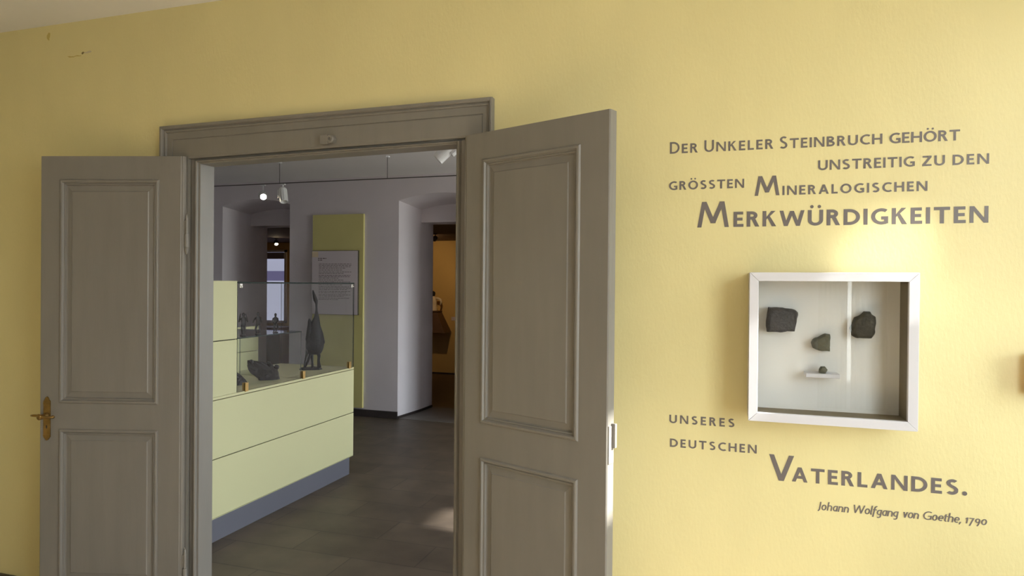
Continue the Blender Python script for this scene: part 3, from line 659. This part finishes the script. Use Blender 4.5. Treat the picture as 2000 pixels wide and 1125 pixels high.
# bronze bird
SX, SZ = .00385, .00402
t = empty('bird_sculpture', (-3.085, 4.52, .8661), math.radians(34.5)); tag(t, 'tall dark bronze bird sculpture with stretched neck inside the glass showcase', 'sculpture')
bx = lambda v: (v/5.63+560-606)*SX
bz = lambda v: (726.5-(550+v/5.63))*SZ
rows = [(118, 266, 274, .9), (128, 264, 282, .9), (150, 264, 292, .8), (175, 268, 304, .75), (200, 270, 316, .8), (230, 276, 327, .8), (250, 287, 326, .85), (270, 297, 324, .95), (300, 299, 324, 1), (340, 298, 326, 1), (380, 293, 333, 1), (415, 284, 343, .95), (450, 266, 348, .9), (500, 243, 355, .85), (560, 222, 366, .8), (620, 206, 379, .8), (680, 197, 394, .8), (730, 194, 397, .8), (770, 197, 390, .78), (800, 208, 378, .74), (822, 228, 362, .66), (832, 250, 340, .4)]
bm = bmesh.new(); rings = []; rnd = random.Random(5)
for v, l, r, k in rows:
    c, hw = (bx(l)+bx(r))/2, (bx(r)-bx(l))/2; ph = rnd.uniform(.95, 1.05)
    rings.append([(c+hw*math.cos(2*math.pi*i/18), hw*k*math.sin(2*math.pi*i/18)*ph*(1+.06*math.sin(5*i+v)), bz(v)) for i in range(18)])
loft(bm, rings)
tube(bm, [(bx(233), -.004, bz(432)), (bx(236), -.006, bz(455)), (bx(240), -.01, bz(500)), (bx(238), -.015, bz(570)), (bx(230), -.015, bz(660)), (bx(226), -.01, bz(760))], [.006, .012, .017, .023, .026, .012], n=10)
tube(bm, [(bx(330), .01, bz(470)), (bx(352), .015, bz(600)), (bx(368), .012, bz(700)), (bx(350), .01, bz(790))], [.008, .024, .028, .010], n=10)
obj('body', bm, 'bronze', t, smooth=True, merge=False)
for pts, rs in (([(bx(330), 0, bz(800)), (bx(343), 0, bz(850)), (bx(338), 0, bz(900)), (bx(347), -.005, bz(974))], [.018, .012, .010, .016]),
                ([(bx(262), -.005, bz(800)), (bx(266), -.005, bz(860)), (bx(270), -.005, bz(910)), (bx(273), -.008, bz(974))], [.016, .011, .008, .010])):
    bm = bmesh.new(); tube(bm, pts, rs, n=10); obj('leg', bm, 'bronze', t, smooth=True)
bm = bmesh.new(); tube(bm, [(bx(218), -.01, bz(770)), (bx(208), -.012, bz(830)), (bx(196), -.012, bz(890)), (bx(182), -.014, bz(970))], [.016, .010, .009, .007], n=10)
tube(bm, [(bx(256), -.01, bz(800)), (bx(240), -.012, bz(850)), (bx(222), -.012, bz(900)), (bx(190), -.014, bz(970))], [.014, .010, .008, .006], n=10); obj('tail', bm, 'bronze', t, smooth=True, merge=False)
bm = bmesh.new(); ol = [(-.088, -.03), (-.06, -.055), (.0, -.06), (.06, -.055), (.085, -.02), (.08, .03), (.02, .055), (-.05, .045), (-.09, .005)]
prism(bm, ol, lambda p: (p[0], p[1], 0), lambda p: (p[0]*.88, p[1]*.85, .015+.003*math.sin(60*p[0]))); obj('base', bm, 'bronze', t)

def figure(loc, h, rotz, pose, label):
    t = empty('statuette', loc, rotz); tag(t, label, 'statuette', 'small bronzes on the glass shelf')
    bm = bmesh.new(); s = h
    tube(bm, [(0, 0, .40*s), (0, 0, .52*s), (.01*s, 0, .66*s), (.0, 0, .76*s), (0, 0, .81*s), (0, 0, .86*s), (0, 0, .93*s), (0, 0, .99*s)], [.10*s, .085*s, .11*s, .10*s, .04*s, .055*s, .065*s, .025*s], n=10, flat=.75)
    for sg, kx, fx in ((-1, pose[0], pose[1]), (1, pose[2], pose[3])):
        tube(bm, [(sg*.045*s, 0, .43*s), (kx*s, -.03*s, .24*s), (fx*s, 0, .05*s), (fx*s, -.03*s, .035*s)], [.058*s, .045*s, .03*s, .03*s], n=8)
        tube(bm, [(sg*.10*s, 0, .74*s), (sg*pose[4]*s, -.03*s, .60*s), (sg*pose[5]*s, -.08*s, pose[6]*s)], [.04*s, .032*s, .024*s], n=8)
    obj('body', bm, 'statue', t, smooth=True, merge=False)
    bm = bmesh.new(); lathe(bm, [(.13*s, 0), (.13*s, .03*s), (.11*s, .045*s)], n=16); obj('base', bm, 'statue', t)
figure((-2.935, 3.555, 1.2042), .15, .5, (-.05, -.04, .06, .05, .17, .10, .95), 'thin statuette with raised arms at the left end of the glass shelf')
figure((-2.93, 3.69, 1.2042), .15, .3, (-.09, -.07, .10, .08, .18, .20, .52), 'broad statuette in the middle of the glass shelf')
figure((-2.93, 3.87, 1.2042), .135, .4, (-.04, -.08, .12, .02, .14, .06, .48), 'slim dark statuette standing before the bright window on the glass shelf')
def mound(name, loc, rotz, rows, label, seed, lumps=9):
    """a lumpy cast bronze: a ridged body with knobs grown into one skin"""
    rnd = random.Random(seed); bm = bmesh.new(); rings = []; N_ = 28
    ph = [rnd.uniform(0, 6.28) for _ in range(4)]
    for iz, (z, cx, hx, hy) in enumerate(rows):
        ring = []
        for i in range(N_):
            a = 2*math.pi*i/N_; f = 1+.10*math.sin(3*a+ph[0]+iz)+.09*math.sin(5*a+ph[1]-1.3*iz)+rnd.uniform(-.07, .07)
            ring.append((cx+hx*math.cos(a)*f, hy*math.sin(a)*f, z+(rnd.uniform(-.006, .006) if iz else 0)))
        rings.append(ring)
    loft(bm, rings)
    for k in range(lumps):
        r_ = rows[rnd.randrange(1, len(rows)-1)]; a = rnd.uniform(0, 6.28); p = Vector((r_[1]+r_[2]*math.cos(a)*.85, r_[3]*math.sin(a)*.85, r_[0]))
        q_ = p+Vector((rnd.uniform(-.03, .03), rnd.uniform(-.02, .02), rnd.uniform(.0, .03)))
        tube(bm, [p, (p+q_)/2+Vector((0, 0, .006)), q_], [.016, .018, .008], n=8)
    o = obj(name, bm, 'statue', None, loc, rotz, merge=False); return tag(o, label, 'sculpture')
mound('bronze_sculpture', (-3.06, 3.92, .8661), .6, [(0, .03, .065, .05), (.02, .03, .075, .055), (.045, .015, .085, .055), (.075, .0, .09, .05), (.10, -.03, .08, .045), (.12, -.055, .055, .035), (.135, -.085, .025, .02)], 'brown bronze wedge shaped sculpture under the glass shelf', 7)
mound('bronze_sculpture', (-3.10, 3.66, .8661), .6, [(0, 0, .085, .06), (.03, -.005, .08, .058), (.06, -.015, .065, .05), (.085, -.03, .045, .035), (.105, -.04, .02, .015)], 'dark bronze mound at the left corner of the glass showcase', 8, 5)

# ------------------------------------------------------------------ olive board with text panel on the far pier
o = obj('display_board', boxbm(-4.648, -3.968, YF-.03, YF-.0005, .10, 2.352, bev=.001), 'panel'); tag(o, 'tall olive yellow board on the pier between the two passages', 'board')
t = empty('text_panel', (-4.33, YF-.031, 1.176)); tag(t, 'pale lilac text panel hung on the olive yellow board', 'panel')
obj('board', boxbm(-.312, .312, -.022, -.0005, 0, .752), 'posteredge', t)
obj('print_sheet', boxbm(-.309, .305, -.0235, -.0222, .004, .747), 'poster', t)
bm = bmesh.new(); rnd = random.Random(3)
def dashes(xa, xb, z, hh):
    x = xa
    while x < xb-.01:
        w_ = rnd.uniform(.012, .045); e = min(x+w_, xb); box(bm, x, e, -.0242, -.0236, z, z+hh); x = e+rnd.uniform(.006, .010)
dashes(-.225, -.11, .655, .010); dashes(-.225, -.17, .635, .010); obj('heading', bm, 'ink', t, merge=False); bm = bmesh.new()
z = .592
for ln in (.22, .225, .21, .14, 0, .10, 0, .23, .12, 0, .21, .20, .05, 0, .13, 0, .21, .215, .10, 0, .20, .22, .18, 0, .22, .15, 0, .21, .12, 0, .2, .06):
    if ln: dashes(-.215, ln, z, .006); z -= .0165
    else: z -= .006
obj('printed_text', bm, 'ink', t, merge=False)
obj('corner_mark', boxbm(-.307, -.225, -.0241, -.0236, .675, .742), 'cream', t)

# ------------------------------------------------------------------ track lamps of the back room
YT, ZT = 5.77, 2.562
t = empty('lighting_track', (-2.7, YT, ZT)); tag(t, 'thin dark lighting track hung across the back room', 'track')
obj('rail', boxbm(-4.25, 4.25, -.006, .006, -.0035, .0045), 'track', t)
for x in (-4.33, -3.10, -5.9):
    bm = bmesh.new(); lathe(bm, [(.003, 0), (.003, .21)], (x+2.7, 0, .005), n=8); obj('rod', bm, 'track', t)
    bm = bmesh.new(); lathe(bm, [(.022, .205), (.022, .2175)], (x+2.7, 0, 0), n=14); obj('ceiling_cap', bm, 'lamp', t)
def spot(loc, direction, r, L, label, lit=False, stem=.06, energy=0, ribs=True, side=(-1, 0, -.15), span=(.08, .7), cone=50, group='white spotlights of the back room'):
    d = Vector(direction).normalized()
    t = empty('spotlight', loc); tag(t, label, 'lamp', group)
    bm = bmesh.new(); box(bm, -.022, .028, -.012, .012, -.018, -.0065, bev=.002); tube(bm, [(0, 0, -.015), (0, 0, -stem)], .007, n=8)
    obj('bracket', bm, 'lamp', t, merge=False)
    c = Vector((0, 0, -stem)) - d*L*.15
    bm = bmesh.new(); lathe(bm, [(r*.55, -.01), (r*.8, 0), (r, .012), (r, L*.5), (r*1.0, L), (r*.86, L), (r*.8, L-.03)], c, d, 24)
    if ribs:
        a = d.orthogonal().normalized(); b = d.cross(a)
        for k in range(12):
            p = c + (a*math.cos(k*math.pi/6)+b*math.sin(k*math.pi/6))*r; tube(bm, [p+d*.02, p+d*L*.92], .003, n=6)
    hs = obj('housing', bm, 'lamp', t, merge=False)
    side = Vector(side).normalized()
    bm = bmesh.new(); tube(bm, [c+side*r*1.05+d*L*span[0], c+side*r*1.05+d*L*span[1]], r*.55, n=12); obj('driver_box', bm, 'lamp', hs)
    bm = bmesh.new(); lathe(bm, [(r*.79, L-.028), (r*.79, L-.024)], c, d, 20)
    obj('bulb', bm, 'bulb' if lit else 'lampin', hs)
    if lit:
        l = bpy.data.lights.new('spotlight_beam', 'SPOT'); l.energy = energy; l.spot_size = math.radians(cone); l.spot_blend = .6 if cone > 20 else 1.0; l.color = (1, .85, .65) if cone > 20 else (1, .95, .88); l.shadow_soft_size = .03
        lo = bpy.data.objects.new('spotlight_beam', l); COL.objects.link(lo); lo.parent = t; lo.location = c+d*(L+.004); lo.rotation_euler = d.to_track_quat('-Z', 'Y').to_euler()
    return t
spot((-4.53, YT, ZT), (.62, -.74, -.42), .034, .13, 'glowing spotlight on the track, left of the white ribbed one', True, .10, 5)
spot((-4.29, YT, ZT), (.30, -.25, -.92), .040, .155, 'unlit white ribbed spotlight hanging from the track', False, .075)
t = spot((-2.03, 4.77, HC+.006), (-.66, -.25, -.71), .048, .15, 'large white spotlight cut off by the door head at upper right', False, .185, ribs=False, side=(.72, 0, -.67), span=(-.35, .3))

spot((1.15, .95, HC+.006), (-.655, 1.44, -1.045), .045, .14, 'added unseen ceiling spotlight brightening the wall above the display box', True, .09, 46, cone=11, group='added spotlights of the near room')  # unseen lamp added to make the bright patch above the box

# last room: lamps, window with blind, console and sculpture
def small_lamp(loc, target, energy, label):
    t = empty('ceiling_spot', loc); tag(t, label, 'lamp', 'small spots of the farthest room'); d = (Vector(target)-Vector(loc)).normalized()
    bm = bmesh.new(); lathe(bm, [(.03, 0), (.03, -.012), (.008, -.014), (.008, -.05)], n=14); obj('bracket', bm, 'track', t)
    c = Vector((0, 0, -.06)); bm = bmesh.new(); lathe(bm, [(.018, -.03), (.034, -.01), (.036, .05), (.031, .05), (.028, .04)], c, d, 18); obj('housing', bm, 'track', t)
    bm = bmesh.new(); lathe(bm, [(.001, .03), (.018, .034), (.024, .045), (.018, .056), (.001, .060)], c, d, 16); obj('bulb', bm, 'bulb_small', t)
    l = bpy.data.lights.new('ceiling_spot_beam', 'SPOT'); l.energy = energy; l.spot_size = math.radians(110); l.spot_blend = .8; l.color = (1, .66, .34); l.shadow_soft_size = .03
    lo = bpy.data.objects.new('ceiling_spot_beam', l); COL.objects.link(lo); lo.parent = t; lo.location = c+d*.075; lo.rotation_euler = d.to_track_quat('-Z', 'Y').to_euler()
small_lamp((-4.04, 9.0, HO), (-5.4, 10.5, 1.35), 8.5, 'small glowing ceiling spot seen through the right passage')
small_lamp((-7.13, 9.42, HO), (-6.2, 8.6, .6), 2.5, 'small glowing ceiling spot above the blue banded window')
wcount[0] += 1
bm = bmesh.new(); wx0, wx1, wz0, wz1 = -8.62, -7.70, .80, 2.15; yw = YE-.001
for q in ((wx0, wx0+.05, wz0, wz1), (wx1-.035, wx1, wz0, wz1), (wx0, wx1, wz0, wz0+.04), (wx0, wx1, wz1-.04, wz1)): box(bm, q[0], q[1], yw-.04, yw, q[2], q[3])
o = struct(obj('window_%d' % wcount[0], bm, 'winframe', merge=False), 'bright window with a blue band seen through the left passage')
bm = bmesh.new(); box(bm, wx0+.05, wx1-.035, yw-.012, yw-.002, wz0+.04, wz1-.04); obj('blind', bm, 'blind', o)
bm = bmesh.new(); box(bm, wx0+.05, wx1-.035, yw-.014, yw-.0122, 1.58, 1.76); obj('blue_band', bm, 'blindblue', o)
obj('top_strip', boxbm(wx0+.05, wx1-.035, yw-.06, yw-.0145, 1.985, 2.105), 'topstrip', o)  # darker strip across the top of the window
t = empty('sideboard', (-8.1, YE-.30, 0)); tag(t, 'low red brown sideboard under the blue banded window', 'sideboard')
obj('body', boxbm(-.62, .62, -.2, .24, .05, .72, bev=.004), 'darkwood', t); obj('top', boxbm(-.64, .64, -.22, .25, .721, .745, bev=.003), 'darkwood', t); obj('base', boxbm(-.58, .58, -.16, .2, 0, .049), 'darkwood', t)
t = empty('wall_console', (-4.72, YE, .727)); tag(t, 'dark brown tapering wall console on the ochre wall', 'console')
bm = bmesh.new(); loft(bm, [[(-.32, -.30, 0), (.32, -.30, 0), (.32, -.0005, 0), (-.32, -.0005, 0)], [(-.135, -.20, .345), (.135, -.20, .345), (.135, -.0005, .345), (-.135, -.0005, .345)]])
obj('body', bm, 'console', t); bm = bmesh.new(); box(bm, -.15, .15, -.215, -.0005, .3455, .362, bev=.002); obj('top', bm, 'console', t)
t = empty('white_sculpture', (-4.68, YE-.12, 1.0895)); tag(t, 'pale looped figure sculpture with a black head on the brown console', 'sculpture')
bm = bmesh.new(); tube(bm, [(0, 0, 0), (0, 0, .03), (.01, 0, .12), (-.01, 0, .20), (-.02, 0, .25)], [.075, .06, .045, .06, .03], n=14)
tube(bm, [(.02, 0, .205), (.08, 0, .21), (.125, 0, .19), (.14, 0, .15), (.12, 0, .09)], [.028, .024, .022, .018, .012], n=12); obj('torso', bm, 'cream', t, smooth=True, merge=False)
bm = bmesh.new(); lathe(bm, [(.004, -.05), (.03, -.04), (.042, 0), (.036, .035), (.004, .052)], (-.015, 0, .285), n=16); obj('head', bm, 'keyhole', t, smooth=True)
tag(obj('wall_label', boxbm(-4.40, -4.27, YE-.006, YE-.0005, .925, .985), 'poster'), 'small pale label on the ochre wall beside the console', 'label')
